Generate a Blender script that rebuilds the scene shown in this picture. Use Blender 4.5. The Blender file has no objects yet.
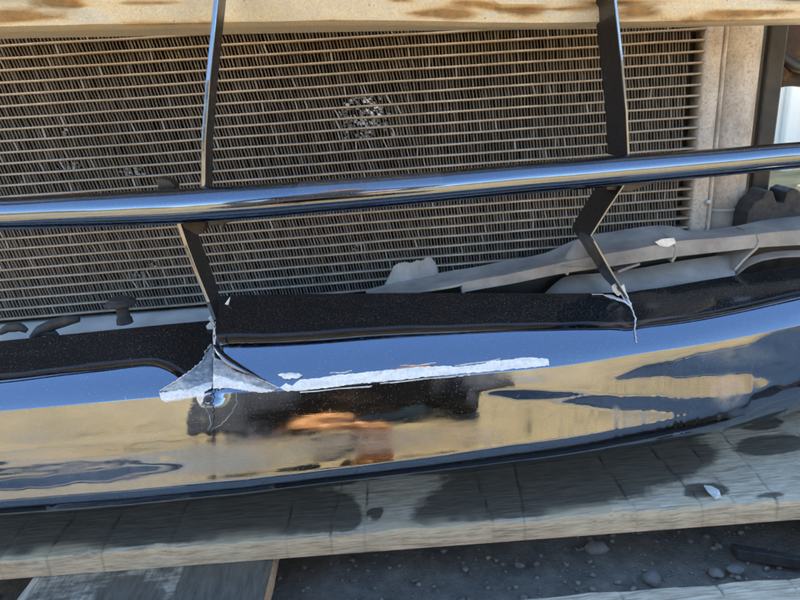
import bpy, bmesh, math, random
from mathutils import Vector, Matrix, noise, geometry
random.seed(7)
S = bpy.context.scene
COL = S.collection
R = math.radians

# ------------------------------------------------------------------ camera
F, PIT, YAW, ROL, H = 604.0, R(18), R(3), R(3.7), 0.465      # focal length in photo pixels (800 wide)
fw = Vector((math.sin(YAW)*math.cos(PIT), math.cos(YAW)*math.cos(PIT), -math.sin(PIT)))
r0 = Vector((math.cos(YAW), -math.sin(YAW), 0)); u0 = r0.cross(fw)
rt = math.cos(ROL)*r0 - math.sin(ROL)*u0
up = math.sin(ROL)*r0 + math.cos(ROL)*u0
CP = Vector((0, 0, H))
cam = bpy.data.cameras.new('camera'); cam.sensor_width = 36; cam.lens = 36*F/800
cam.clip_start = 0.005; cam.clip_end = 300
cam.dof.use_dof = True; cam.dof.focus_distance = 0.45; cam.dof.aperture_fstop = 10
co = bpy.data.objects.new('camera', cam); COL.objects.link(co)
M = Matrix((rt, up, -fw)).transposed().to_4x4(); M.translation = CP
co.matrix_world = M
S.camera = co

# ------------------------------------------------------------------ sky, sun, exposure
SUN_EL, SUN_AZ = R(55), R(-10)          # the sun stands behind the car's nose: all of it is in its own shade
w = bpy.data.worlds.new('World'); S.world = w; w.use_nodes = True
nt = w.node_tree; nt.nodes.clear()
sky = nt.nodes.new('ShaderNodeTexSky'); sky.sky_type = 'NISHITA'; sky.sun_disc = False
sky.sun_elevation = SUN_EL; sky.sun_rotation = SUN_AZ; sky.air_density = 1.0; sky.dust_density = 0.0; sky.ozone_density = 1.0
bg = nt.nodes.new('ShaderNodeBackground'); bg.inputs['Strength'].default_value = 0.125
wo = nt.nodes.new('ShaderNodeOutputWorld')
hs = nt.nodes.new('ShaderNodeHueSaturation'); hs.inputs['Saturation'].default_value = 1.18
nt.links.new(sky.outputs[0], hs.inputs['Color']); nt.links.new(hs.outputs[0], bg.inputs[0]); nt.links.new(bg.outputs[0], wo.inputs[0])
sl = bpy.data.lights.new('sun', 'SUN'); sl.energy = 5.0; sl.angle = R(0.5); sl.color = (1, .93, .82)
so = bpy.data.objects.new('sun', sl); COL.objects.link(so)
sd = Vector((math.sin(SUN_AZ)*math.cos(SUN_EL), math.cos(SUN_AZ)*math.cos(SUN_EL), math.sin(SUN_EL)))
so.rotation_euler = sd.to_track_quat('Z', 'Y').to_euler(); so.location = sd*5
S.view_settings.view_transform = 'Standard'; S.view_settings.look = 'None'
S.view_settings.exposure = 2.75; S.view_settings.gamma = 1.0
S.view_settings.use_white_balance = True; S.view_settings.white_balance_temperature = 8700    # the phone balanced for the shade
S.render.engine = 'CYCLES'
S.cycles.max_bounces = 8; S.cycles.glossy_bounces = 6; S.cycles.diffuse_bounces = 5
S.cycles.sample_clamp_indirect = 8

# ------------------------------------------------------------------ helpers
def ray(x, y): return fw + rt*((x-400)/F) - up*((y-300)/F)
def atY(x, y, Y): d = ray(x, y); return CP + d*(Y/d.y)
def atZ(x, y, Z): d = ray(x, y); return CP + d*((Z-H)/d.z)
def lerp(a, b, t): return a+(b-a)*t
def sm(a, b, x):
    t = min(1, max(0, (x-a)/(b-a))); return t*t*(3-2*t)
def curve(pts):
    """smooth piecewise interpolation (Catmull-Rom style) through (x, value)"""
    xs = [p[0] for p in pts]; ys = [p[1] for p in pts]; n = len(xs)
    ms = []
    for i in range(n):
        a, b = max(0, i-1), min(n-1, i+1); ms.append((ys[b]-ys[a])/(xs[b]-xs[a]))
    def f(x):
        if x <= xs[0]: return ys[0]+ms[0]*(x-xs[0])
        if x >= xs[-1]: return ys[-1]+ms[-1]*(x-xs[-1])
        for i in range(n-1):
            if x <= xs[i+1]: break
        h = xs[i+1]-xs[i]; t = (x-xs[i])/h; t2 = t*t; t3 = t2*t
        return (2*t3-3*t2+1)*ys[i]+(t3-2*t2+t)*h*ms[i]+(-2*t3+3*t2)*ys[i+1]+(t3-t2)*h*ms[i+1]
    return f
def lin(pts):
    def f(x):
        if x <= pts[0][0]: return pts[0][1]
        for a, b in zip(pts, pts[1:]):
            if x <= b[0]: return lerp(a[1], b[1], (x-a[0])/(b[0]-a[0]))
        return pts[-1][1]
    return f
def nz(x, y=0., z=0.): return noise.noise(Vector((x, y, z)))
def fbm(x, y=0., z=0., o=4): return noise.fractal(Vector((x, y, z)), 1.0, 2.0, o)

def obj(name, verts, faces, mat, parent=None, smooth=True, attr=None, mats=None):
    me = bpy.data.meshes.new(name); me.from_pydata([tuple(v) for v in verts], [], faces); me.validate(); me.update()
    for m in (mats or [mat]): me.materials.append(m)
    if smooth: me.polygons.foreach_set('use_smooth', [True]*len(me.polygons))
    if attr:
        a = me.color_attributes.new('wear', 'FLOAT_COLOR', 'POINT')
        flat = [c for v in attr for c in (v[0], v[1], v[2], 1.0)]
        a.data.foreach_set('color', flat)
    o = bpy.data.objects.new(name, me); COL.objects.link(o)
    if parent: o.parent = parent
    return o
def thing(name, label, cat, group=None, loc=(0, 0, 0)):
    o = bpy.data.objects.new(name, None); o.empty_display_size = .02; COL.objects.link(o); o.location = loc
    o['label'] = label; o['category'] = cat
    if group: o['group'] = group
    return o
def tag(o, label, cat, group=None):
    o['label'] = label; o['category'] = cat
    if group: o['group'] = group
    return o
def reparent(o, p):               # child given in world coordinates under an Empty that is not at the origin
    o.parent = p; o.matrix_parent_inverse = Matrix.Translation(-Vector(p.location))
    return o
def grid(rows):
    """rows: list of equal-length vertex lists -> verts, faces"""
    n = len(rows[0]); v = [p for r_ in rows for p in r_]
    f = [(i*n+j, i*n+j+1, (i+1)*n+j+1, (i+1)*n+j) for i in range(len(rows)-1) for j in range(n-1)]
    return v, f
def solid(o, th, off=-1, rim=0):
    m = o.modifiers.new('thickness', 'SOLIDIFY'); m.thickness = th; m.offset = off; m.material_offset_rim = rim; m.use_even_offset = False
    e = o.modifiers.new('crisp_rim', 'EDGE_SPLIT'); e.split_angle = R(38)
    return o
def bevel(o, wd, seg=2, ang=40):
    m = o.modifiers.new('bevel', 'BEVEL'); m.width = wd; m.segments = seg; m.limit_method = 'ANGLE'; m.angle_limit = R(ang)
    return o
def sharp(o, ang=35):
    o.data.set_sharp_from_angle(angle=R(ang)); return o
def box(name, lo, hi, mat, parent=None, bev=.001):
    x0, y0, z0 = lo; x1, y1, z1 = hi
    v = [(x0,y0,z0),(x1,y0,z0),(x1,y1,z0),(x0,y1,z0),(x0,y0,z1),(x1,y0,z1),(x1,y1,z1),(x0,y1,z1)]
    f = [(3,2,1,0),(4,5,6,7),(0,1,5,4),(1,2,6,5),(2,3,7,6),(3,0,4,7)]
    o = obj(name, v, f, mat, parent, smooth=False)
    if bev: bevel(o, bev)
    return o
def tube(path, rad, n=16, cap=True):
    """round sweep along points; rad number or list"""
    V = []; Fc = []; k = len(path)
    for i, p in enumerate(path):
        a = path[max(0, i-1)]; b = path[min(k-1, i+1)]; t = (Vector(b)-Vector(a)).normalized()
        s = t.cross(Vector((0, 0, 1)))
        if s.length < .1: s = Vector((1, 0, 0))
        s.normalize(); q = s.cross(t)
        rr = rad[i] if isinstance(rad, (list, tuple)) else rad
        for j in range(n):
            an = 2*math.pi*j/n; V.append(Vector(p)+s*math.cos(an)*rr+q*math.sin(an)*rr)
    for i in range(k-1):
        for j in range(n):
            Fc.append((i*n+j, i*n+(j+1) % n, (i+1)*n+(j+1) % n, (i+1)*n+j))
    if cap:
        Fc.append(tuple(range(n))[::-1]); Fc.append(tuple((k-1)*n+j for j in range(n)))
    return V, Fc
def lathe(prof, c, n=28):
    """prof [(r,z)], axis +Z about c"""
    V = []; Fc = []
    for r_, z in prof:
        for j in range(n):
            a = 2*math.pi*j/n; V.append(Vector((c[0]+r_*math.cos(a), c[1]+r_*math.sin(a), c[2]+z)))
    for i in range(len(prof)-1):
        for j in range(n): Fc.append((i*n+j, i*n+(j+1) % n, (i+1)*n+(j+1) % n, (i+1)*n+j))
    Fc.append(tuple(range(n))[::-1]); Fc.append(tuple((len(prof)-1)*n+j for j in range(n)))
    return V, Fc

# ------------------------------------------------------------------ materials
class NT:
    def __init__(s, name):
        s.m = bpy.data.materials.new(name); s.m.use_nodes = True; s.t = s.m.node_tree
        s.b = s.t.nodes['Principled BSDF']; s.out = s.t.nodes['Material Output']
        s.tc = s.t.nodes.new('ShaderNodeTexCoord')
    def n(s, ty, **kw):
        x = s.t.nodes.new(ty)
        for k, v in kw.items():
            if k in x.inputs: x.inputs[k].default_value = v
            else: setattr(x, k, v)
        return x
    def l(s, a, b): s.t.links.new(a, b)
    def noise(s, scale, det=4, rough=.55, stretch=None, dist=0):
        x = s.n('ShaderNodeTexNoise'); x.inputs['Scale'].default_value = scale; x.inputs['Detail'].default_value = det
        x.inputs['Roughness'].default_value = rough; x.inputs['Distortion'].default_value = dist
        src = s.tc.outputs['Object']
        if stretch:
            mp = s.n('ShaderNodeMapping'); mp.inputs['Scale'].default_value = stretch[:3]
            if len(stretch) > 3: mp.inputs['Rotation'].default_value = stretch[3]
            s.l(src, mp.inputs[0]); src = mp.outputs[0]
        s.l(src, x.inputs['Vector']); return x.outputs['Fac']
    def ramp(s, src, stops):
        x = s.n('ShaderNodeValToRGB'); e = x.color_ramp.elements
        for i, (p, c) in enumerate(stops):
            if i > 1: e.new(p)
            e[i].position = p; e[i].color = (c, c, c, 1) if isinstance(c, (int, float)) else (*c, 1)
        s.l(src, x.inputs[0]); return x.outputs[0]
    def mix(s, fac, a, b, mode='MIX'):
        x = s.n('ShaderNodeMix'); x.data_type = 'RGBA'; x.blend_type = mode
        for v, i in ((fac, 0), (a, 6), (b, 7)):
            if hasattr(v, 'is_linked') or hasattr(v, 'links'): s.l(v, x.inputs[i])
            elif isinstance(v, (int, float)): x.inputs[i].default_value = v if i == 0 else (v, v, v, 1)
            else: x.inputs[i].default_value = (*v, 1)
        return x.outputs[2]
    def math(s, op, a, b=0.0):
        x = s.n('ShaderNodeMath'); x.operation = op; x.use_clamp = op != 'SUBTRACT'
        for v, i in ((a, 0), (b, 1)):
            if isinstance(v, (int, float)): x.inputs[i].default_value = v
            else: s.l(v, x.inputs[i])
        return x.outputs[0]
    def attr(s):
        a = s.n('ShaderNodeAttribute', attribute_name='wear'); sp = s.n('ShaderNodeSeparateColor')
        s.l(a.outputs['Color'], sp.inputs[0]); return sp.outputs
    def bump(s, h, st, d=.001):
        x = s.n('ShaderNodeBump'); x.inputs['Strength'].default_value = st; x.inputs['Distance'].default_value = d
        s.l(h, x.inputs['Height'])
        s.l(x.outputs[0], s.b.inputs['Normal']); return x
    def set(s, **kw):
        for k, v in kw.items():
            i = s.b.inputs[k.replace('_', ' ')]
            if hasattr(v, 'links'): s.l(v, i)
            elif isinstance(v, tuple): i.default_value = (*v, 1)
            else: i.default_value = v

def m_chrome(name, tint=(.150, .190, .260)):
    t = NT(name); a = t.attr()
    spk = t.ramp(t.noise(1300, 2, .6), [(.67, 0), (.73, 1)])
    spk2 = t.ramp(t.noise(700, 3, .6), [(.56, 0), (.74, 1)])
    streak = t.ramp(t.noise(14, 5, .65, (1, 7, 12)), [(.36, .08), (.66, 1)])
    dust = t.math('MULTIPLY', a[0], t.math('ADD', t.math('MULTIPLY', spk, .5), t.math('ADD', t.math('MULTIPLY', spk2, .16), .0)))
    dust = t.math('MULTIPLY', dust, streak)
    scr = t.ramp(t.noise(1, 2, .5, (900, 900, 60, (0, R(35), 0))), [(.66, 0), (.72, 1)])
    scr = t.math('MULTIPLY', t.math('MULTIPLY', scr, a[2]), t.ramp(t.noise(45, 3), [(.45, 0), (.62, 1)]))
    film = t.math('MULTIPLY', a[1], t.ramp(t.noise(160, 4, .6), [(.3, .3), (.6, .9)]))
    gen = t.math('MULTIPLY', t.ramp(t.noise(1500, 2, .5), [(.65, 0), (.74, 1)]), .5)
    f = t.math('MAXIMUM', t.math('MAXIMUM', dust, t.math('MULTIPLY', scr, .55)), t.math('MAXIMUM', t.math('MULTIPLY', film, .5), gen))
    blk = t.ramp(a[0], [(.14, 0), (.42, 1)])
    t.set(Base_Color=t.mix(f, t.mix(blk, tint, (.010, .011, .013)), t.mix(a[1], (.46, .44, .42), (.36, .33, .29))))
    t.set(Metallic=t.math('SUBTRACT', 1.0, t.math('MAXIMUM', f, blk)), Specular_IOR_Level=t.ramp(blk, [(0, .5), (1, .3)]))
    ro = t.ramp(t.noise(35, 5, .6, (1, 2, 3)), [(.38, .03), (.72, .15)])
    t.set(Roughness=t.math('ADD', t.math('ADD', ro, t.math('MULTIPLY', f, .5)), t.math('MULTIPLY', a[0], .05)))
    hb = t.math('ADD', t.math('MULTIPLY', t.noise(90, 3, .5), .4), t.math('MULTIPLY', t.noise(1, 4, .6, (30, 60, 300)), .45))
    t.bump(hb, .045, .001)
    return t.m
CHROME = m_chrome('dark_chrome')

def m_simple(name, c1, c2, rough=.5, scale=40, metal=0., bump=.15, bscale=300, bd=.0006, spec=.5):
    t = NT(name)
    t.set(Base_Color=t.ramp(t.noise(scale, 5, .6), [(.3, c1), (.72, c2)]), Metallic=metal)
    t.set(Roughness=t.ramp(t.noise(scale*2.3, 3), [(.3, rough*.8), (.7, min(1, rough*1.2))]))
    t.b.inputs['Specular IOR Level'].default_value = spec
    t.bump(t.noise(bscale, 3), bump, bd); return t.m
GREY = m_simple('grey_duct_plastic', (.17, .165, .165), (.36, .355, .35), .62, 30, bump=.35)
BLACKP = m_simple('black_plastic', (.012, .012, .013), (.03, .03, .032), .42, 60)
BLADEM = m_simple('black_gloss_blade', (.007, .008, .011), (.014, .016, .020), .32, 60, bump=.05)
RUBBER = m_simple('dusty_rubber', (.016, .017, .019), (.045, .047, .05), .75, 120)
def m_torn(name, c0, c1, c2):
    t = NT(name); n1 = t.noise(26, 5, .7, (1, 3, 4)); n2 = t.noise(330, 4, .7)
    c = t.mix(t.ramp(n2, [(.4, 0), (.7, .6)]), t.ramp(n1, [(.36, c1), (.58, c2)]), c0)
    t.set(Base_Color=c, Roughness=.6); t.bump(t.math('ADD', t.math('MULTIPLY', n1, .4), t.math('MULTIPLY', n2, .6)), 1.0, .0016); return t.m
WHITEP = m_torn('torn_white_plastic', (.46, .47, .49), (.62, .64, .66), (.80, .81, .82))
GREYTORN = m_torn('torn_grey_plastic', (.10, .11, .13), (.20, .22, .26), (.46, .48, .52))
PALE = m_simple('pale_fence_paint', (.55, .60, .60), (.70, .74, .74), .5, 3)
PANELM = m_simple('dusty_panel', (.33, .35, .36), (.55, .57, .58), .55, 30, bump=.2)

def m_tube():
    t = NT('dusty_tube'); n1 = t.noise(30, 5, .65, (1, 1, 4)); n2 = t.noise(900, 3, .6)
    c = t.ramp(n1, [(.3, (.26, .21, .16)), (.72, (.50, .44, .37))])
    c = t.mix(t.ramp(t.noise(7, 4, .6), [(.42, 0), (.62, .55)]), c, (.22, .18, .14))
    c = t.mix(t.ramp(n2, [(.58, 0), (.68, .6)]), c, (.15, .13, .11))
    t.set(Base_Color=c, Roughness=.6, Metallic=.25); t.bump(t.noise(700, 3), .5, .0006); return t.m
def m_fin():
    t = NT('dirty_fin'); a = t.attr()
    c = t.ramp(t.noise(26, 5, .65), [(.3, (.022, .017, .013)), (.55, (.046, .037, .029)), (.8, (.09, .078, .065))])
    dust = t.math('MULTIPLY', t.ramp(t.noise(160, 5, .7), [(.58, 0), (.72, .6)]), t.ramp(t.noise(14, 4, .6), [(.42, .1), (.62, 1)]))
    c = t.mix(dust, c, (.34, .32, .29))
    c = t.mix(t.math('MULTIPLY', a[1], .4), c, (.17, .15, .128))
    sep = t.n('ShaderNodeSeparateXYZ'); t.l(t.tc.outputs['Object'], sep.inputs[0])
    c = t.mix(t.ramp(sep.outputs[2], [(.37, .5), (.43, 0)]), c, (.11, .114, .122))  # cool sky bounce painted in: lower fins tinted bluish grey
    c = t.mix(a[0], c, (.62, .67, .72))
    t.set(Base_Color=c, Roughness=.55, Metallic=t.math('MULTIPLY', a[0], .15)); return t.m
TUBEM, FINM = m_tube(), m_fin()

def m_beam():
    t = NT('cream_paint_rust'); a = t.attr()
    n1 = t.noise(16, 6, .68, (1, 1, 2.2), .6); n2 = t.noise(90, 5, .7)
    rust = t.ramp(t.math('ADD', t.math('MULTIPLY', n1, .62), t.math('MULTIPLY', a[0], .5)), [(.47, 0), (.62, 1)])
    halo = t.ramp(t.math('ADD', t.math('MULTIPLY', n1, .62), t.math('MULTIPLY', a[0], .5)), [(.36, 0), (.54, 1)])
    paint = t.ramp(t.noise(700, 3, .6), [(.3, (.52, .45, .31)), (.7, (.70, .62, .45))])
    paint = t.mix(t.math('MULTIPLY', t.ramp(n2, [(.4, 0), (.7, 1)]), .35), paint, (.42, .41, .38))
    c = t.mix(t.math('MULTIPLY', halo, .55), paint, (.60, .40, .16))
    rc = t.ramp(n2, [(.3, (.10, .045, .015)), (.6, (.32, .15, .04)), (.8, (.45, .24, .07))])
    c = t.mix(t.math('MULTIPLY', rust, .85), c, rc)
    c = t.mix(t.ramp(t.noise(420, 2), [(.70, 0), (.74, .8)]), c, (.10, .08, .06))
    t.set(Base_Color=c, Roughness=t.ramp(rust, [(0, .5), (1, .85)])); t.bump(t.noise(500, 4), .4, .0008); return t.m
BEAMM = m_beam()
def m_tank():
    t = NT('corroded_tank'); n1 = t.noise(60, 6, .7, (1, 1, .6)); n2 = t.noise(420, 4, .65)
    c = t.ramp(n1, [(.28, (.27, .23, .19)), (.5, (.44, .40, .36)), (.75, (.60, .57, .54))])
    c = t.mix(t.ramp(n2, [(.5, 0), (.7, .75)]), c, (.24, .18, .13))
    t.set(Base_Color=c, Roughness=.7, Metallic=.1); t.bump(n2, .5, .0008); return t.m
TANKM = m_tank()
def m_rust():
    t = NT('rusty_bracket'); c = t.ramp(t.noise(55, 6, .7), [(.35, (.012, .010, .009)), (.55, (.05, .025, .012)), (.75, (.20, .10, .04))])
    t.set(Base_Color=c, Roughness=.8); t.bump(t.noise(300, 4), .5, .001); return t.m
RUSTM = m_rust()
BLACKM = m_simple('black_painted_steel', (.008, .008, .008), (.02, .019, .018), .55, 40)

def m_wood(name, edge=False, across=False):
    t = NT(name); a = t.attr()
    g = t.noise(30, 7, .7, (9, 1.6, 14) if across else (1.6, 9, 14)); g2 = t.noise(140, 5, .7, (8, .5, 8) if across else (.5, 8, 8)); blot = t.noise(18, 5, .6)
    if edge: c = t.ramp(g, [(.25, (.38, .20, .105)), (.5, (.66, .42, .26)), (.78, (.82, .60, .42))])
    else: c = t.ramp(g, [(.25, (.26, .20, .145)), (.5, (.56, .47, .375)), (.78, (.80, .70, .58))])
    c = t.mix(t.math('MULTIPLY', t.ramp(g2, [(.5, 0), (.75, 1)]), .5), c, (.16, .13, .11))
    c = t.mix(t.math('MULTIPLY', t.ramp(blot, [(.55, 0), (.8, 1)]), .35), c, (.24, .20, .17))
    wetc = t.ramp(g, [(.3, (.040, .035, .030)), (.75, (.105, .092, .078))])
    wet = t.ramp(t.math('ADD', a[0], t.math('SUBTRACT', t.math('ADD', t.math('MULTIPLY', t.noise(45, 6, .7), .9), t.math('MULTIPLY', t.noise(60, 5, .7, (1, 5, 5)), .5)), .7)), [(.34, 0), (.60, .86)])
    c = t.mix(wet, c, wetc)
    c = t.mix(t.math('MULTIPLY', a[1], .5), c, (.035, .03, .026))      # cracks and saw cuts
    c = t.mix(t.math('MULTIPLY', a[2], .9), c, (.55, .43, .30))           # splintered fresh wood
    t.set(Base_Color=c, Roughness=t.ramp(wet, [(0, .8), (1, .55)]))
    fib = t.noise(1, 4, .6, (420, 14, 420) if across else (14, 420, 420))
    c = t.mix(t.ramp(fib, [(.56, 0), (.66, .55)]), c, (.13, .10, .08)); t.set(Base_Color=c)
    t.bump(t.math('ADD', t.math('MULTIPLY', g, .5), t.math('MULTIPLY', fib, .5)), .8, .0016); return t.m
WOOD, WOODE, WOODX = m_wood('weathered_wood'), m_wood('cut_wood_edge', True), m_wood('weathered_cross_wood', across=True)

def m_ground():
    t = NT('yard_dirt')
    pos = t.tc.outputs['Object']
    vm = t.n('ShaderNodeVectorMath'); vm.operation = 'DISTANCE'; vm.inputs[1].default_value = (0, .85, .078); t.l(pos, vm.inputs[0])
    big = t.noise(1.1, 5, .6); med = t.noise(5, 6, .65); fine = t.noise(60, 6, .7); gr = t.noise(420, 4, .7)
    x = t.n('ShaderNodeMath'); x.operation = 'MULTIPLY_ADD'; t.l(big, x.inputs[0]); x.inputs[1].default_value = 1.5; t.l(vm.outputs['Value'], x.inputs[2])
    mr = t.n('ShaderNodeMapRange'); mr.inputs[1].default_value = 1.66; mr.inputs[2].default_value = 2.0; t.l(x.outputs[0], mr.inputs[0])  # dark dirt by the pallet, spread wider to darken the chrome's reflection
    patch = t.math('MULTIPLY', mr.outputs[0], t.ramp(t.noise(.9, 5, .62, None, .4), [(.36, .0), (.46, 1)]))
    tawny = t.ramp(med, [(.3, (.33, .22, .10)), (.7, (.50, .35, .155))])
    greyish = t.ramp(fine, [(.3, (.15, .145, .132)), (.55, (.25, .242, .222)), (.8, (.37, .358, .332))])
    tawny = t.mix(t.ramp(t.noise(2.3, 6, .7, (1, 2.2, 1), .8), [(.46, 0), (.60, .75)]), tawny, (.115, .085, .05))
    tawny = t.mix(t.ramp(t.noise(24, 5, .7), [(.56, 0), (.66, .6)]), tawny, (.52, .42, .25))
    c = t.mix(patch, greyish, tawny)
    c = t.mix(t.ramp(gr, [(.62, 0), (.72, .6)]), c, (.22, .21, .20))
    t.set(Base_Color=c, Roughness=.9); t.bump(t.noise(160, 6, .75), 1.0, .006); return t.m
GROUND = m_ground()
STONE = m_simple('grey_stone', (.11, .115, .12), (.24, .245, .25), .8, 90, bump=.5)
GRAVEL = m_simple('dark_grit', (.08, .078, .074), (.30, .295, .285), .85, 160, bump=.5)

# ------------------------------------------------------------------ ground
GZ = .078                      # ground level: the pallet is a low one
def axis(lo, hi, step, far):
    c = [lo+i*step for i in range(int(round((hi-lo)/step))+1)]
    a = []; d = step
    x = lo
    while x > -far: d *= 1.35; x -= d; a.append(x)
    b = []; d = step; x = hi
    while x < far: d *= 1.35; x += d; b.append(x)
    return a[::-1]+c+b
gx, gy = axis(-.6, .6, .012, 60), axis(.05, .62, .01, 60)
rows = []
for y in gy:
    rw = []
    for x in gx:
        k = 1 if abs(x) < 3 and abs(y) < 3 else 0
        z = (.006*fbm(x*9, y*9, 1.3)+.0025*fbm(x*45, y*45, 4.1))*k
        rw.append(Vector((x, y, z-.004+GZ)))
    rows.append(rw)
v, f = grid(rows)
g = obj('ground', v, f, GROUND); g['kind'] = 'structure'; g['label'] = 'dark grey dirt yard turning tan and sandy further out'

rows = []
for j in range(6):
    rw = []
    for i in range(121):
        a = R(lerp(95, 265, i/120)) ; d = 30+j*3; hh = (0, 2.2, 4.2, 5.2, 4.2, 0)[j]*(1+.45*fbm(i*.11, 2.2)+.15*nz(i*.9, j))
        rw.append(Vector((d*math.sin(a), d*math.cos(a), hh-.05+GZ)))
    rows.append(rw)
v, f = grid(rows)
hl = obj('hills', v, f, m_simple('scrub_hill', (.05, .045, .03), (.16, .13, .08), .95, .5, bump=.1)); hl['kind'] = 'structure'; hl['label'] = 'low scrub covered rise behind the photographer, mirrored in the chrome'

# ------------------------------------------------------------------ the wooden pallet
PT = .14                       # top of the deck boards
pal = thing('wooden_pallet', 'weathered wooden pallet with wet stained boards under the bumper', 'pallet', loc=(0, .5, 0))
pa, pb = atZ(0, 560, PT), atZ(800, 500, PT)
pdir = (pb-pa).to_2d().normalized(); pn = Vector((-pdir.y, pdir.x))       # along a board, away from the camera
def pw(s, t, z): q = pa.to_2d()+pdir*s+pn*t; return Vector((q.x, q.y, z))
def stain(px, py):
    """shape of the wet patches on the boards, read off the photograph"""
    def ell(cx, cy, rx, ry, an=0):
        a = R(an); dx, dy = px-cx, py-cy; x = dx*math.cos(a)+dy*math.sin(a); y = -dx*math.sin(a)+dy*math.cos(a)
        return 1-((x/rx)**2+(y/ry)**2)**.5
    m = max(ell(120, 520, 175, 62, -5), ell(330, 515, 32, 26), ell(20, 530, 160, 50), ell(250, 512, 90, 44),
            ell(560, 470, 120, 42, -6), ell(470, 515, 60, 34, -10), ell(640, 460, 75, 28, -6), ell(515, 500, 85, 24, -6),
            ell(375, 513, 9, 6), ell(770, 445, 38, 10, -4), ell(705, 491, 24, 7, -4), ell(770, 500, 22, 6, -4), ell(760, 424, 24, 6, -4))
    return max(0, min(1, .5+m*1.6))
def proj(p):
    q = p-CP; d = q.dot(fw); return 400+F*q.dot(rt)/d, 300-F*q.dot(up)/d
cuts = [random.uniform(0, 1) for _ in range(3)]
def deck_board(name, s0, s1, t0, t1, z0, z1, stf=None, along='s', seed=0, parent=pal, cuts=(), chip=True):
    """a sawn board with worn edges; rows run along its length"""
    rnd = random.Random(seed)
    L = (s1-s0) if along == 's' else (t1-t0); Wd = (t1-t0) if along == 's' else (s1-s0)
    nl = max(30, int(L/(.0018 if cuts else .005))); ring = []
    nw = 16
    for j in range(nw+1): ring.append((j/nw, 1.0, 't'))
    for q in (.75, .5, .25): ring.append((1., q, 'e'))
    for j in range(nw+1): ring.append((1-j/nw, 0., 'b'))
    for q in (.25, .5, .75): ring.append((0., q, 'e'))
    n = len(ring); V = []; A = []; Fc = []; MI = []
    for i in range(nl+1):
        l = i/nl*L
        for (a, b, k) in ring:
            wv = a*Wd
            ch0 = .0045*max(0, fbm(l*22, seed*7.1, .3)) + .0016*nz(l*90, seed) if chip else 0
            ch1 = .0015*nz(l*30, seed*3.3, 5)
            if a < .5: wv += ch0*(b if k != 't' else (1 if a == 0 else 0)) + (.0012 if (a == 0 and b == 1) else 0)
            else: wv += ch1*(1 if a == 1 else 0)
            z = lerp(z0, z1, b) + (.0007*fbm(l*25, wv*120, seed) if k == 't' else 0)
            if k == 't' and a in (0, 1): z -= .0016 + .0012*max(0, fbm(l*40, seed, 9))
            cr = 0
            for (cl, cs, cw) in cuts:
                d = abs(l-cl-cs*(wv-Wd/2)-.0012*nz(wv*60, cl*40))
                if d < cw: cr = max(cr, 1-d/cw)
            if k == 't': z -= .0012*cr
            p = pw(s0+l, t0+wv, z) if along == 's' else pw(s0+wv, t0+l, z)
            fr = 0.
            if a <= 1.01/nw and k == 't' and chip: fr = max(0, min(1, (.55 if a == 0 else .1)+2.2*fbm(l*14, seed, 2)))
            st = 0.
            if stf and k == 't' and a > 0: px, py = proj(p); st = stf(px, py)
            if stf and a == 0: px, py = proj(p); st = .06*stf(px, py-16)
            V.append(p); A.append((st, cr*(1 if k == 't' else .6), fr))
    for i in range(nl):
        for j in range(n):
            j2 = (j+1) % n; Fc.append((i*n+j, (i+1)*n+j, (i+1)*n+j2, i*n+j2)); MI.append(0 if j < nw else 1)
    Fc.append(tuple(range(n))); MI.append(1); Fc.append(tuple(nl*n+j for j in range(n))[::-1]); MI.append(1)
    o = obj(name, V, Fc, WOOD, None, attr=A, mats=[WOOD if along == 's' else WOODX, WOODE])
    for p, m_ in zip(o.data.polygons, MI): p.material_index = m_
    sharp(o, 40); reparent(o, parent); return o
def mkcuts(L, n, seed):
    r_ = random.Random(seed); out = []; x = .02
    while x < L: out.append((x, r_.uniform(-.12, .12), r_.choice([.0007, .0009, .0010]))); x += r_.choice([.03, .045, .05, .09])*r_.uniform(.8, 1.2)
    return out
SB, SE = -.42, 1.05
deck_board('deck_board', SB, SE, 0, .135, PT-.019, PT, stain, seed=1, cuts=mkcuts(SE-SB, 30, 4))
deck_board('deck_board', SB, SE, -.19, -.0775, PT-.019, PT, None, seed=2, cuts=mkcuts(SE-SB, 30, 5))
for k in range(3):
    deck_board('deck_board', SB, SE, .185+k*.185, .315+k*.185, PT-.019, PT, None, seed=3+k)
def st2(px, py):
    def ell(cx, cy, rx, ry): return 1-(((px-cx)/rx)**2+((py-cy)/ry)**2)**.5
    e = max(ell(130, 596, 30, 18), sm(190, 205, px-(py-560)*-.35)*.7)
    return max(0, min(1, .5+e*1.6))
q0, q1 = atZ(24, 585, PT-.019), atZ(268, 575, PT-.019)
s0 = (q0.to_2d()-pa.to_2d()).dot(pdir); s1 = (q1.to_2d()-pa.to_2d()).dot(pdir)
deck_board('stringer_board', s0, s1, -.188, .68, PT-.0405, PT-.0195, st2, along='t', seed=11, chip=False)
deck_board('stringer_board', s1+.47, s1+.60, -.188, .68, PT-.0405, PT-.0195, None, along='t', seed=12, chip=False)
deck_board('stringer_board', SB+.0, SB+.02, -.188, .68, PT-.0405, PT-.0195, None, along='t', seed=13, chip=False)
for sb in ((s0+s1)/2, s1+.535):
    for tb in (-.11, .26, .60):
        c = pw(sb, tb, 0)
        reparent(box('block', (c.x-.06, c.y-.05, GZ-.006), (c.x+.06, c.y+.05, PT-.041), WOODE, None, .002), pal)

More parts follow.
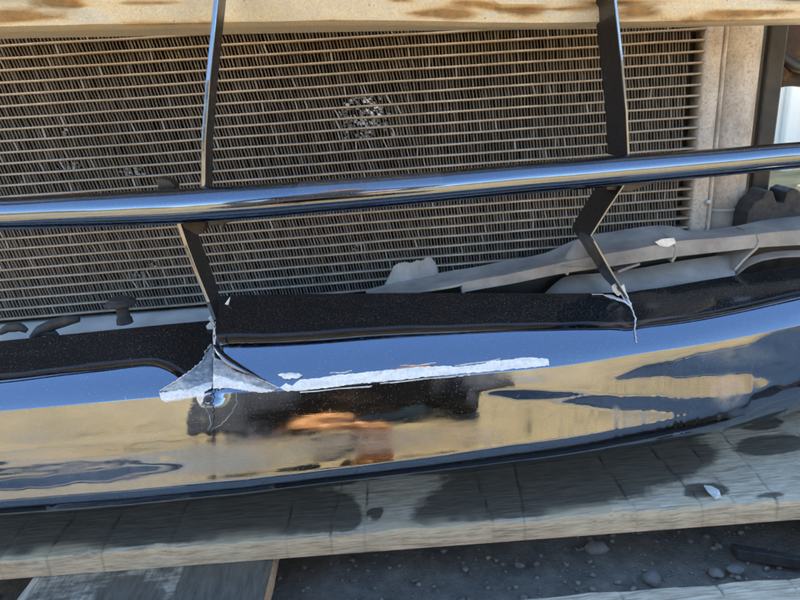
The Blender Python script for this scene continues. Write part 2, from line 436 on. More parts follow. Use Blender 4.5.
# ------------------------------------------------------------------ grit and stones on the ground, chip on the board
def pebble(c, rx, ry, rz, seed, n=2):
    bm = bmesh.new(); bmesh.ops.create_icosphere(bm, subdivisions=n, radius=1)
    V = []
    for vv in bm.verts:
        d = vv.co.copy(); k = 1+.45*nz(d.x*1.3+seed*3.1, d.y*1.3, d.z*1.3+seed)+.16*nz(d.x*3.3+seed, d.y*3.3, d.z*3.3)
        V.append(Vector((c[0]+d.x*rx*k, c[1]+d.y*ry*k, c[2]+d.z*rz*k)))
    Fc = [tuple(q.index for q in ff.verts) for ff in bm.faces]; bm.free(); return V, Fc
peb = [(597, 549, .011, .007, 'oval grey stone lying in the dirt in front of the pallet board'),
       (652, 579, .008, .007, 'pale round pebble half sunk in the dirt between two pallet boards'),
       (735, 571, .007, .005, 'small bluish pebble beside the dark wood offcut on the dirt'),
       (716, 573, .006, .005, 'small brown pebble touching its bluish neighbour on the dirt'),
       (520, 566, .004, .003, 'tiny light pebble lying alone on the open dirt')]
for i, (px, py, a, b, lab) in enumerate(peb):
    c = atZ(px, py, GZ); v, f = pebble((c.x, c.y, GZ+.001), a, b*1.1, b*.8, i+2)
    tag(obj('pebble', v, f, STONE), lab, 'pebble', 'pebbles on the dirt')
V, Fc = [], []
rnd = random.Random(3)
for i in range(3200):
    x, y = rnd.uniform(-.42, .5), rnd.uniform(.33, .56); s = .0006+.0032*rnd.random()**4
    z = GZ-.004+.006*fbm(x*9, y*9, 1.3)+.0025*fbm(x*45, y*45, 4.1)
    v, f = pebble((x, y, z+s*.45), s, s*rnd.uniform(.6, 1), s*.7, i, 1); b = len(V); V += v; Fc += [tuple(k+b for k in q) for q in f]
gr = obj('grit', V, Fc, GRAVEL); gr['kind'] = 'stuff'; gr['label'] = 'loose grit scattered over the dark dirt'; gr['category'] = 'grit'
oc = atZ(765, 558, GZ+.004)
v = []; 
for t_ in (0, .3, .7, 1):
    for (a, b) in ((-1, 0), (1, 0), (.8, 1), (-.7, 1)):
        v.append(oc+Vector((t_*.05-.02, -t_*.022+.012+a*.006*(1-.3*t_), b*.009-.005+.001*math.sin(t_*9))))
f = [(i*4+j, i*4+(j+1) % 4, i*4+4+(j+1) % 4, i*4+4+j) for i in range(3) for j in range(4)]+[(3, 2, 1, 0), (12, 13, 14, 15)]
tag(bevel(obj('wood_offcut', v, f, RUBBER, smooth=False), .001), 'dark wood offcut lying on the dirt between pallet boards', 'offcut')
cp = [(704, 485), (712, 486), (719, 490), (721, 496), (716, 498), (708, 491)]
v = [atZ(x, y, PT+.0035+.002*nz(x*.3, y*.2)) for x, y in cp]
tag(solid(obj('paint_chip', v, [tuple(range(6))[::-1]], WHITEP, smooth=False), .0012), 'small bluish white chip of plastic lying on the pallet board', 'plastic chip')

# ------------------------------------------------------------------ radiator
YR = .54
rad = thing('radiator', 'dusty radiator with fine fins behind the broken grille', 'radiator', loc=(-.15, YR, .29))
XL, XR = -.62, .2985
PITCH, ZB, NT_ = .00905, .3015, 37
tv, tf = [], []
prof = [(-.0010, 0), (-.0007, -.0007), (0, -.00095), (.03, -.00095), (.03, .00095), (0, .00095), (-.0007, .0007)]
nx = 60
def mk_tube(seed):
    V = []
    for i in range(nx+1):
        x = lerp(XL, .3035, i/nx); dz = .0005*nz(x*14, seed*5.3); dy = .0006*nz(x*11, seed*2.9, 3)
        for (y, z) in prof: V.append((x, YR+y+dy, z+dz))
    n = len(prof)
    return V, [(i*n+j, (i+1)*n+j, (i+1)*n+(j+1) % n, i*n+(j+1) % n) for i in range(nx) for j in range(n)]
tm = []
for k in range(5):
    v, f = mk_tube(k); o = obj('tube', v, f, TUBEM); tm.append(o.data); bpy.data.objects.remove(o)
for k in range(NT_):
    o = bpy.data.objects.new('tube', tm[k % 5]); COL.objects.link(o); o.location.z = ZB+k*PITCH; reparent(o, rad)
rnd = random.Random(5)
FP = .0028
def bare(x, z):
    p = proj(Vector((x, YR, z)))
    d = ((p[0]-368)/44)**2+((p[1]-120)/36)**2
    d2 = ((p[0]-362)/22)**2+((p[1]-108)/18)**2
    b = max(0, 1-d)*.7+max(0, 1-d2)*.8
    for (cx, cy, rx, ry) in ((140, 278, 16, 12), (357, 252, 12, 12), (150, 265, 8, 5), (70, 165, 40, 6), (120, 168, 30, 6), (62, 133, 14, 8), (130, 173, 25, 5)):
        b = max(b, .55*max(0, 1-(((p[0]-cx)/rx)**2+((p[1]-cy)/ry)**2)))
    return b
def fin_row(k):
    V, Fc, A = [], [], []
    z0, z1 = ZB+k*PITCH+.0008, ZB+(k+1)*PITCH-.0008
    n = int((XR-.0055-XL)/FP)
    lean0 = .0011+.0006*nz(k*.7, 3.)
    for i in range(n):
        x = XL+i*FP+rnd.uniform(-.0002, .0002)
        lean = lean0*(1 if x < .05 else .55)+.0003*nz(x*40, k)+rnd.gauss(0, .00012)
        bz = bare(x, (z0+z1)/2); b = 0
        if bz > .05 and rnd.random() < bz*1.1: b = bz*rnd.uniform(.5, 1.1); lean += rnd.uniform(-.0016, .0016); 
        elif rnd.random() < .03: b = rnd.uniform(.1, .29); lean += rnd.uniform(-.0006, .0006)
        yj = rnd.uniform(0, .0010); fb_ = rnd.random()**2; lean += .0004*nz(x*25, k*1.3, 4)
        th = .0013+rnd.uniform(-.00035, .00035) if b < .3 else rnd.uniform(.0014, .0030)
        if b > .3:                                     # crushed fin: flattened scraps of bare metal
            for c_ in range(4):
                if rnd.random() < .3: continue
                xa = x+rnd.uniform(-.0014, .0014); wd_ = rnd.uniform(.0008, .0034); za = lerp(z0, z1, (c_+rnd.uniform(0, .3))/4); zb_ = za+(z1-z0)*rnd.uniform(.16, .34); y_ = YR+rnd.uniform(0, .002); s = len(V)
                V += [(xa, y_, za), (xa+wd_, y_+rnd.uniform(-.0006, .0006), za), (xa+wd_*rnd.uniform(.4, 1.1)-.0004, y_+.0006, zb_+rnd.uniform(-.0005, .0005)), (xa-rnd.uniform(0, .0008), y_+rnd.uniform(0, .001), zb_+rnd.uniform(-.0005, .0005))]
                A += [(rnd.uniform(.3, 1)*min(1, b), 0, 0)]*4; Fc.append((s, s+1, s+2, s+3))
            th = .0010; b = 0
        s = len(V)
        for zz, sh in ((z0, -.5), ((z0+z1)/2, .12*rnd.uniform(-1, 1)), (z1, .5)):
            xx = x-lean*sh*1.3
            V += [(xx-th*.2, YR+.007, zz), (xx-th/2, YR+.0004+yj, zz), (xx+th/2, YR+.0004+yj, zz), (xx+th*.2, YR+.007, zz)]
            A += [(min(1, b), fb_, 0)]*4
        for r_ in (0, 4):
            for c_ in range(3): Fc.append((s+r_+c_, s+r_+c_+1, s+r_+c_+5, s+r_+c_+4))
    return V, Fc, A
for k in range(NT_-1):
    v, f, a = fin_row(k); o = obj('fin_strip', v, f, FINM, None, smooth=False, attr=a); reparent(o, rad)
reparent(box('core_backing', (XL, YR+.0075, ZB-.004), (XR-.006, YR+.028, ZB+NT_*PITCH), RUSTM, None, 0), rad)
reparent(box('core_end', (XR-.006, YR+.016, ZB-.004), (XR+.006, YR+.028, ZB+NT_*PITCH), BLACKM, None, 0), rad)
# header plate, side seam and round tank at the end of the core
ztop = ZB+NT_*PITCH
def vstrip(name, xs, z0, z1, mat, nzs=40, th=None):
    rows = [[Vector((x+.0005*nz(z*40, x*90), y, z)) for (x, y) in xs] for z in [lerp(z1, z0, i/nzs) for i in range(nzs+1)]]
    v, f = grid(rows); o = obj(name, v, f, mat); reparent(o, rad); return o
vstrip('header_plate', [(.3035, YR+.016), (.3035, YR-.002), (.3045, YR-.0035), (.3165, YR-.0045), (.3178, YR-.003), (.3180, YR+.016)], ZB-.02, ztop, TANKM)
vstrip('seam', [(.3181, YR+.016), (.3183, YR-.0005), (.3195, YR-.0045), (.3212, YR-.005), (.3222, YR-.002), (.3224, YR+.016)], ZB-.02, ztop, TANKM)
def cyl(name, x, y, r_, z0, z1, mat, n=36, prof=None):
    pr = prof or [(r_*.97, z0), (r_, z0+.001), (r_, z1)]
    nn = []
    for (a, b), (c, d) in zip(pr, pr[1:]):
        m_ = max(1, int(abs(d-b)/.012))
        for i in range(m_): nn.append((lerp(a, c, i/m_), lerp(b, d, i/m_)))
    nn.append(pr[-1])
    v, f = lathe(nn, (x, y, 0), n); o = obj(name, v, f, mat); reparent(o, rad); sharp(o, 50); return o
cyl('tank', .3415, YR+.018, .0213, .3535, ztop, TANKM)
cyl('tank_rim', .3415, YR+.018, .0220, .3505, .3533, PANELM)
cyl('tank_foot', .3415, YR+.018, .0208, .285, .3503, GREY)
v, f = pebble((.3168, YR-.0065, .3615), .0025, .0022, .0022, 3); reparent(obj('bolt_head', v, f, PANELM), rad)

# ------------------------------------------------------------------ rusty cream crash beam over the radiator
bl = curve([(-160, 41), (0, 36), (200, 32), (400, 28), (600, 26), (800, 22), (960, 19)])
rows, A = [], []
NB = 240
ts = [i/46 for i in range(47)]
for t_ in ts:
    rw = []
    for i in range(NB+1):
        px = lerp(-160, 960, i/NB); y0 = bl(px)
        uh = 10-sm(300, 560, px)*5.5                     # height of the grey underside band
        e = atY(px, y0-uh, .462)
        ex = e.x
        if t_ < .3:                                        # underside, from the back edge to the lower front edge
            q = t_/.3; b_ = atY(px, y0, .502); p = b_.lerp(e+Vector((0, .004, -.001)), q)
            rust = 0.
        else:
            q = (t_-.3)/.7; hgt = q*.12
            y = .462-.0035*math.sin(min(1, q*5)*math.pi/2)
            p = Vector((ex, y, e.z+hgt))
            # dents and pressed creases
            d1 = math.exp(-((px-30)/70)**2)*math.exp(-((hgt-.012-.00018*(60-abs(px-20)))/.006)**2)
            cre = e.z+.010+.004*math.sin(px/90.)
            d2 = sm(380, 480, px)*math.exp(-((p.z-cre)/.0016)**2)
            p.y += .010*d1+.0045*d2+.0026*fbm(ex*9, p.z*14, 2)+.0007*fbm(ex*50, p.z*50, 6)
            X2 = px; Y2 = proj(p)[1]
            def bl_(cx, cy, rx, ry, s): return s*max(0, 1-((X2-cx)/rx)**2-((Y2-cy)/ry)**2)
            rust = max(bl_(20, 16, 75, 8, .9), bl_(65, 4, 45, 10, .95), bl_(110, 27, 110, 4, .65), bl_(440, 13, 55, 8, .95), bl_(470, 4, 40, 6, .8),
                       bl_(635, 11, 40, 6, .7), bl_(750, 12, 70, 6, .9), bl_(400, 2, 25, 5, .7), bl_(270, 24, 60, 4, .5), bl_(520, 16, 30, 5, .6), bl_(150, 3, 60, 5, .6), bl_(330, 20, 40, 4, .5), bl_(560, 8, 50, 5, .7), bl_(700, 18, 60, 4, .65), bl_(220, 27, 80, 3, .6), bl_(185, 12, 30, 3, .5), bl_(20, 3, 40, 4, .7),
                       .75*d2, .5*math.exp(-((hgt-.001)/.003)**2)*(.5+fbm(ex*12, 3.3)))
        rw.append(p); A.append((max(0, rust), 0, 0))
    rows.append(rw)
v, f = grid(rows); f = [q[::-1] for q in f]
bm_ = obj('crash_beam', v, f, BEAMM, attr=A); solid(bm_, .002)
tag(bm_, 'dented cream painted crash beam with rust streaks above the radiator', 'crash beam')

# ------------------------------------------------------------------ black front frame round the radiator (unseen top and side panels added to throw the shade)
fr = thing('front_frame', 'black painted steel frame beside the radiator tank', 'car frame', loc=(.37, .56, PT))
def fbox(name, lo, hi, mat=BLACKM, bev=.002): return reparent(box(name, lo, hi, mat, None, bev), fr)
fbox('pillar', (.3645, .545, PT), (.3815, .60, .64))
fbox('pillar', (-.68, .545, PT), (-.63, .60, .64))
fbox('unseen_shade_panel', (-.80, .55, .64), (.80, .60, .715), BLACKM, .006)
fbox('lower_rail', (-.68, .572, PT), (.45, .60, .312), BLACKM, .004)  # hidden rail, raised to stop sun leaking in below the radiator
fbox('foot', (.3815, .57, PT), (.52, .60, .30))
fbox('unseen_side_panel', (-.80, .56, PT), (-.68, .60, .64))
fbox('unseen_side_panel', (.52, .57, PT), (.80, .60, .64))
rows = []
for i in range(15):
    z = lerp(.457, .64, i/14)
    rows.append([Vector((lerp(.382, .52, j/16), .585+.006*fbm(j*.35, i*.4, 3)-.008*math.sin(j*.55+i*.2), z-(.001*math.sin(j*1.3) if i == 0 else 0))) for j in range(17)])
v, f = grid(rows); o = obj('rusty_bracket', v, f, RUSTM, None); solid(o, .002); reparent(o, fr)
hz = [(.392, .58, .50), (.398, .578, .485), (.412, .576, .475), (.43, .577, .47)]
v, f = tube([Vector(q) for q in hz], .005, 10); reparent(obj('hose', v, f, BLACKP), fr)

# ------------------------------------------------------------------ dusty lower panel under the radiator, with its clip
Xa, Xb = -.60, .36
rows = []
for (y, z) in ((.556, .294), (.545, .296), (.534, .297), (.527, .2955), (.515, .291), (.495, .285), (.478, .279), (.472, .272), (.476, .264), (.50, .258)):
    rows.append([Vector((lerp(Xa, Xb, i/80), y+.001*fbm(i*.2, y*30), z+.0012*fbm(i*.15, y*40, 2))) for i in range(81)])
v, f = grid(rows); f = [q[::-1] for q in f]
lp = solid(obj('lower_panel', v, f, PANELM), .002)
tag(lp, 'pale dusty metal panel below the radiator with a clip on it', 'panel')
v = []
for o_, (pts, rr) in enumerate([([(0, 333), (8, 328), (20, 327), (27, 331)], .0022), ([(32, 338), (40, 330), (55, 324), (70, 320), (79, 319)], .0027), ([(33, 337), (44, 333), (54, 333), (58, 336)], .0016)]):
    path = [atY(x, y, .478) for x, y in pts]
    fine = []
    for a_, b_ in zip(path, path[1:]): fine += [a_.lerp(b_, k/4) for k in range(4)]
    fine.append(path[-1])
    vv, ff = tube(fine, [1.7*rr*(.55+.45*math.sin(math.pi*i/(len(fine)-1))) for i in range(len(fine))], 10)
    o = obj('rubber_seal', vv, ff, RUBBER, lp)
c = atY(124, 318, .490)
k_ = .490/F
clip = [(.0068, -.004), (.0062, 0), (.0052, .001), (.0050, .006), (.0055, .0085), (.0075, .0095), (.0122, .0105), (.0128, .0118), (.0120, .0132), (.0098, .0140), (.0092, .0146), (.0090, .0151), (.0078, .0156), (.0045, .0159)]
v, f = lathe([(a*.98, b*1.12) for a, b in clip], (c.x, c.y, c.z), 32)
tag(sharp(obj('push_clip', v, f, RUBBER), 45), 'dark grey plastic push clip standing on the pale lower panel', 'clip')

# ------------------------------------------------------------------ grey plastic air guide behind the grille on the right
ag = thing('air_guide', 'cracked grey plastic air guide with ribs below the radiator', 'air guide', loc=(.2, .49, PT))
def band(name, top, bot, Yt, Yb, mat=GREY, n=70, m=8, th=.002, bow=0, nzv=.0006):
    ft, fb = curve(top), curve(bot); xa, xb = max(top[0][0], bot[0][0]), min(top[-1][0], bot[-1][0])
    yt = Yt if callable(Yt) else (lambda x: Yt); yb = Yb if callable(Yb) else (lambda x: Yb)
    rows = []
    for i in range(m+1):
        t_ = i/m; rw = []
        for j in range(n+1):
            x = lerp(xa, xb, j/n); y = lerp(ft(x), fb(x), t_); Y = lerp(yt(x), yb(x), t_)-bow*math.sin(math.pi*t_)+nzv*fbm(x*.03, t_*2, 5)
            rw.append(atY(x, y, Y))
        rows.append(rw)
    v, f = grid(rows); f = [q[::-1] for q in f]
    o = obj(name, v, f, mat); solid(o, th); reparent(o, ag); return o
fA = [(366, 290), (400, 281), (430, 275), (455, 270), (470, 268), (500, 262), (545, 253), (575, 240), (610, 232), (650, 226), (672, 226), (690, 231), (730, 227), (765, 220), (800, 216), (900, 206)]
fB = [(366, 297), (400, 293), (430, 289), (455, 285), (470, 281), (510, 274), (560, 263), (600, 255), (640, 248), (672, 242), (690, 240), (730, 237), (765, 233), (800, 230), (900, 222)]
band('flange', fA, fB, .512, .474, m=6)
fC = [(462, 284), (470, 281.6), (510, 274.6), (560, 263.6), (600, 255.6), (640, 248.6), (672, 242.6), (690, 240.6), (730, 237.6), (765, 233.6), (800, 230.6), (900, 222.6)]
fD = [(462, 293), (470, 291), (510, 284), (560, 274), (600, 268), (640, 262), (674, 257), (700, 254), (755, 248), (765, 247), (800, 245), (900, 239)]
band('front_face', fC, fD, .4738, .4735, m=4)
fE = [(545, 293), (552, 286), (565, 277), (600, 273), (640, 268), (680, 261), (715, 256), (735, 254)]
fG = [(545, 302), (552, 301), (565, 300), (600, 297), (640, 292), (680, 286), (715, 280), (735, 277)]
band('lower_flange', fE, fG, .492, .468, m=6)
band('lip', [(735, 268), (745, 260), (760, 254), (780, 251), (800, 250), (900, 243)], [(735, 275), (745, 267), (760, 260), (780, 256), (800, 255), (900, 248)], .486, .480, m=4)
band('dark_backing', [(380, 292), (480, 280), (560, 262), (680, 245), (800, 236), (900, 228)], [(380, 312), (480, 306), (560, 302), (680, 292), (800, 280), (900, 268)], .507, .505, m=4, mat=BLACKP)  # black sheet added behind the guide to keep its openings dark
def rib(pts, Ya, Yb):
    a_ = [atY(x, y, Ya) for x, y in pts]; b_ = [p+Vector((.0005, Yb-Ya, .002)) for p in a_]
    v, f = grid([a_, b_]); o = obj('rib', v, f, GREY); solid(o, .0022, 0); reparent(o, ag)
rib([(674, 241), (677, 249), (675, 257), (672, 262)], .4730, .503)
rib([(758, 235), (760, 241), (757, 248), (744, 260), (735, 270)], .4730, .503)
rib([(566, 263), (569, 268), (567, 275)], .4730, .503)
rib([(463, 285), (465, 289), (463, 293)], .4730, .503)
rib([(640, 264), (628, 268), (618, 272)], .478, .500)
# broken, frayed upright corner of the guide
top = [(384, 286), (390, 274), (394, 266), (399, 263), (406, 262), (412, 263), (417, 260), (421, 261), (427, 257), (431, 257.5), (435, 262), (438, 270)]
ft = lin(top); rows = []
for t_ in [i/6 for i in range(7)]:
    rows.append([atY(x, lerp(ft(x)+.7*nz(x*1.3)+.9*nz(x*3.1), lerp(292, 276, (x-384)/54), t_), lerp(.516, .509, t_)+.002*nz(x*.2, t_*3)) for x in [384+i*54/90 for i in range(91)]])
v, f = grid(rows); f = [q[::-1] for q in f]; reparent(solid(obj('frayed_corner', v, f, GREY), .001), ag)
top = [(562, 262), (568, 252), (575, 243), (583, 237), (590, 241), (592, 250), (590, 262)]
ft = lin(top); rows = []
for t_ in [i/5 for i in range(6)]:
    rows.append([atY(x, lerp(ft(x), 266, t_), lerp(.484, .4715, t_)) for x in [562+i*28/30 for i in range(31)]])
v, f = grid(rows); f = [q[::-1] for q in f]; reparent(solid(obj('gusset', v, f, GREY), .002), ag)
cs = [(655, 242), (662, 239), (674, 238), (676, 243), (668, 247), (660, 246)]
v = [atY(x, y, .4722) for x, y in cs]; reparent(solid(obj('broken_hole_edge', v, [tuple(range(6))[::-1]], WHITEP, smooth=False), .001), ag)
for sx in (.02, .18):       # webs that carry the guide down to the pallet
    o = box('web', (sx-.002, .525, PT), (sx+.002, .532, .285), GREY, None, .0005); reparent(o, ag)

# toothed dark bracket at the right
tb = thing('toothed_bracket', 'dark grey toothed plastic bracket beside the radiator tank', 'bracket', loc=(.41, .53, PT))
prof = [(745, 232), (748, 212), (754, 203), (762, 199), (766, 192), (773, 191), (777, 203), (784, 203), (787, 192), (794, 188), (800, 191), (803, 200), (812, 200), (816, 189), (830, 188), (840, 205), (850, 235)]
a_ = [atY(x, y, .512) for x, y in prof]; b_ = [p+Vector((.004, .03, .0)) for p in a_]
n = len(prof); v = a_+b_; f = [tuple(range(n))[::-1], tuple(range(n, 2*n))]+[(i, (i+1) % n, n+(i+1) % n, n+i) for i in range(n)]
f = [q[::-1] for q in f]
reparent(bevel(obj('comb', v, f, RUBBER, None, smooth=False), .0012), tb)
reparent(box('stay', (.392, .522, PT), (.43, .536, .335), RUBBER, None, .001), tb)

# ------------------------------------------------------------------ broken dark chrome grille: lower section, crossbar, blades
GR = thing('chrome_grille', 'broken dark chrome bumper grille with cracked lower section and crossbar', 'bumper grille', loc=(0, .43, PT))
bz = .28
class Section:
    def __init__(s, r0_, r1_, r2_, r3_, x0, x1, left):
        s.c = [curve(k) for k in (r0_, r1_, r2_, r3_)]; s.x0, s.x1, s.left = x0, x1, left; s.cache = {}
    def profile(s, px):
        """rows of (py, point, zone) from the rear top edge to the hidden underside; the tilt of each strip is integrated from the break edge"""
        k = round(px, 2)
        if k in s.cache: return s.cache[k]
        y0, y1, y2, y3 = [c(px) for c in s.c]
        y1 = min(y1, y2-1.5)
        B = atZ(px, y2, bz)
        ybase = YBREAK(px); B = atY(px, y2, ybase)
        def step(P, py, phi):
            d = ray(px, py); t = math.tan(max(R(phi), R(-82)+math.atan2(-d.z, d.y))); k_ = (P.y+t*(H-P.z))/(d.y-t*d.z); return CP+d*k_
        up_, P = [], B
        fold = s.fold(px)
        n1 = 16
        for i in range(1, n1+1):                          # sky facing facet
            q = (i/n1)**1.7; py = lerp(y2, y1, q); ph = lerp(30, 50, q)+2.0*nz(px*.012, q*1.5, 7)+fold*6*nz(px*.08, q*3)
            P = step(P, py, ph); up_.append((py, P, 1))
        n0 = 16
        for i in range(1, n0+1):                          # dusty top
            q = i/n0; py = lerp(y1, y0, q); ph = lerp(62, 77, sm(0, .35, q))+2*nz(px*.02, q*2, 3)
            if q > .9: ph = 50-(q-.9)*300 if False else ph
            P = step(P, py, ph); up_.append((py, P, 2+q))
        dn, P = [], B
        n2 = 56
        for i in range(1, n2+1):                          # upright face, curling under at the bottom
            q = (i/n2)**1.25; py = lerp(y2, y3, q)
            ph = FACE(px, q)+.9*nz(px*.010, q*2.2, 11)+.5*nz(px*.035, q*5, 2)+fold*.6*nz(px*.07, q*5, 4)*math.exp(-(q/.3)**2)
            P = step(P, py, ph); dn.append((py, P, -q))
        tail = []
        P = dn[-1][1]
        hgt = P.z-PT; reach = hgt/math.tan(math.atan2(H-P.z, P.y))*1.15+.012
        for (dy, dz) in ((.06, .02), (.2, .08), (.45, .2), (.75, .4), (1., .6)):
            tail.append((y3, Vector((P.x, P.y+dy*reach, P.z-dz*hgt)), -1.5))
        tail.append((y3, Vector((P.x, P.y+reach+.002, PT+.0008)), -1.5))
        back = up_[-1][1]; top = [(y0, back+Vector((0, .002, -.014)), 3.0), (y0, back+Vector((0, .0025, -.003)), 3.0)]
        rows = top+up_[::-1]+[(y2, B, 0.)]+dn+tail
        s.cache[k] = rows; return rows
    def fold(s, px): return math.exp(-((px-213)/28.)**2)
    def at(s, px, py, off=0.):
        rows = [q for q in s.profile(px) if -1 <= q[2] < 3 or q[2] == 0]
        P = None
        for a, b in zip(rows, rows[1:]):
            if a[0] <= py <= b[0] and b[0] > a[0]:
                P = a[1].lerp(b[1], (py-a[0])/(b[0]-a[0])); tn = b[1]-a[1]; break
        if P is None:
            P, tn = (rows[0][1], rows[1][1]-rows[0][1]) if py < rows[0][0] else (rows[-1][1], rows[-1][1]-rows[-2][1])
        nrm = Vector((tn.z, 0, 0)); nrm = Vector((1, 0, 0)).cross(tn).normalized()
        if nrm.y > 0 and nrm.z < .3: nrm = -nrm
        if nrm.dot(CP-P) < 0: nrm = -nrm
        return P+nrm*off
YBREAK = curve([(-200, .402), (0, .396), (150, .392), (300, .391), (450, .389), (550, .390), (650, .396), (720, .402), (800, .412), (960, .440)])
cc2 = lin([(470, .17), (560, .34), (650, .56), (720, .72), (800, .8)]); hw2 = lin([(470, 0), (520, .07), (650, .06), (720, .08), (800, .1)])
cc1 = lin([(600, .20), (700, .22), (750, .26), (800, .30)]); hw1 = lin([(600, 0), (640, .06), (700, .13), (750, .17), (785, .36), (830, .5)])
qbot = lin([(0, .86), (300, .86), (430, .83), (520, .79), (650, .79), (700, .76), (750, .68), (790, .58), (960, .4)])
def FACE(px, q):
    """tilt of the upright face in degrees: dips shaped to turn the mirrored bands dark"""
    ph = lerp(11, 9.5, min(1, q*2))
    wob = .03*nz(px*.02, 3.1)+.016*nz(px*.07, q*3, 1.7)+.012*nz(px*.22, q*6, 4.4)
    nn = max(0, min(1, .55+1.3*fbm(px*.007, q*13, 8.2)))
    def dip(c, h): return sm(h+.035, h-.035, abs(q-c-wob))*min(1, h/.03)
    def left():
        tp = sm(200, 120, px); d = (dip(.49, .05)*nn*.7+dip(.655, .03+.06*tp)*min(1, .25+nn))*sm(206, 176, px)
        return 3.0*math.exp(-((q-.36)/.03)**2), min(1, d)
    def right():
        d = max(dip(cc2(px), hw2(px))*min(1, .5+nn), dip(cc1(px), hw1(px)))
        return -2.2*math.exp(-((q-.55)/.16)**2)*sm(520, 420, px)+1.5*math.exp(-((q-.8)/.04)**2), d
    if px < 213:
        (a, d), (a2, d2) = left(), right(); k = sm(140, 212.9, px)*sm(.22, .42, q); ph += lerp(a, a2, k); d = lerp(d, d2, k)
    else:
        a, d = right(); ph += a
    ph = lerp(ph, -3.0, d)  # dips tip downward so the chrome mirrors the darker near ground
    b = qbot(px)
    if q > b-.02:
        k = (q-b)/(1-b); ph = lerp(ph, -2, sm(b-.02, b+.015, q)); ph -= 58*max(0, k)**2.2
    return ph
LS = Section([(-160, 356), (0, 341), (160, 325), (215, 320)], [(-160, 399), (0, 383), (100, 371), (150, 366), (170, 372), (192, 387), (215, 389)],
             [(-160, 424), (0, 411), (159, 397), (190, 394.6), (213, 393.2)], [(-160, 530), (0, 518), (120, 509), (213, 500)], -160, 212.95, True)
RS = Section([(205, 300), (225, 296), (300, 294), (400, 293), (500, 293), (600, 293), (650, 289), (700, 281), (750, 273), (800, 265), (960, 238)],
             [(205, 345), (300, 342), (381, 336), (480, 332), (560, 330), (637, 328), (702, 320), (800, 298), (960, 258)],
             [(213, 393.2), (260, 392), (300, 389), (430, 378), (560, 366), (637, 354), (715, 342), (800, 325), (960, 288)],
             [(213, 500), (240, 497.4), (300, 490), (430, 476), (560, 461), (670, 442), (735, 429), (800, 411), (960, 366)], 213.0, 960, False)
def film(px, py):
    def e(cx, cy, rx, ry, s=1): return s*max(0, 1-((px-cx)/rx)**2-((py-cy)/ry)**2)
    return max(e(728, 392, 20, 22, 1.3), e(737, 355, 45, 14, .5), e(616, 413, 5, 10, 1.2), e(480, 375, 30, 12, .5), e(80, 470, 100, 22, .35), e(110, 466, 14, 6, .8),
               e(600, 378, 60, 10, .25), e(470, 432, 40, 14, .4), e(250, 440, 45, 20, .35), e(400, 440, 110, 20, .25))
def build_columns(s, step, edge):
    cols = []; x = s.x0
    while x < s.x1: cols.append(x); x += step if 100 < x < 330 or 560 < x < 700 else step*2.2
    cols = [c for c in cols if c < s.x1-.8]+[s.x1]
    nr = len(s.profile(cols[0])); rows = [[] for _ in range(nr)]; A = [[] for _ in range(nr)]
    for ci, px in enumerate(cols):
        pr = s.profile(px)
        for i, (py, P, zn) in enumerate(pr):
            e = edge(py)
            k = s.x1 if s.left else s.x0
            if e: P = P+Vector((e*math.exp(-abs(px-k)/6.0), 0, 0))
            P = P+Vector((0, 1, -.3))*(.0035*math.exp(-((px-213)/9)**2)*sm(408, 388, py)*sm(322, 345, py))
            if not s.left:                                # slightly sunken rim beside the crack at the right blade
                dd = math.exp(-((px-628)/10)**2)*sm(345, 300, py); P = P+Vector((0, .002, -.0015))*dd
            rows[i].append(P)
            d = 0.
            if zn >= 2: d = .12+.88*sm(2.10, 2.40, zn+.03*nz(px*.03, zn*2))
            elif zn > 0: d = .05
            scr = 1. if s.left and 0 < zn < 3 else .35
            if s.left and zn > 0 and zn < 2.5: d = max(d, .12)
            A[i].append((min(1, d), min(1, film(px, py)), scr))
    return rows, A, [q[2] for q in s.profile(cols[0])]
jag = lambda py: (.0016*nz(py*.33, 1.7)+.0008*nz(py*1.1, 5))*(1-sm(425, 440, py))
rl, al, zn_ = build_columns(LS, 1.6, lambda py: jag(py)-.0002 if py < 440 else 0)
rr_, ar, _ = build_columns(RS, 1.6, lambda py: jag(py)+.0004 if py < 440 else 0)
nl_, nr_ = len(rl[0]), len(rr_[0]); V, A, Fc, idx = [], [], [], []
for i in range(len(rl)):
    il = list(range(len(V), len(V)+nl_)); V += rl[i]; A += al[i]
    ir = list(range(len(V), len(V)+nr_)); V += rr_[i]; A += ar[i]
    if zn_[i] < -.42: ir[0] = il[-1]                      # below the end of the crack both halves are one skin
    idx.append((il, ir))
for i in range(len(rl)-1):
    for h in (0, 1):
        t_, b_ = idx[i][h], idx[i+1][h]
        for j in range(len(t_)-1): Fc.append((t_[j], b_[j], b_[j+1], t_[j+1]))
o = obj('lower_section', V, Fc, CHROME, None, attr=A, mats=[CHROME, GREYTORN]); solid(o, .0026, -1, 1); reparent(o, GR)
o['label'] = 'scratched dusty lower section torn open by a crack'
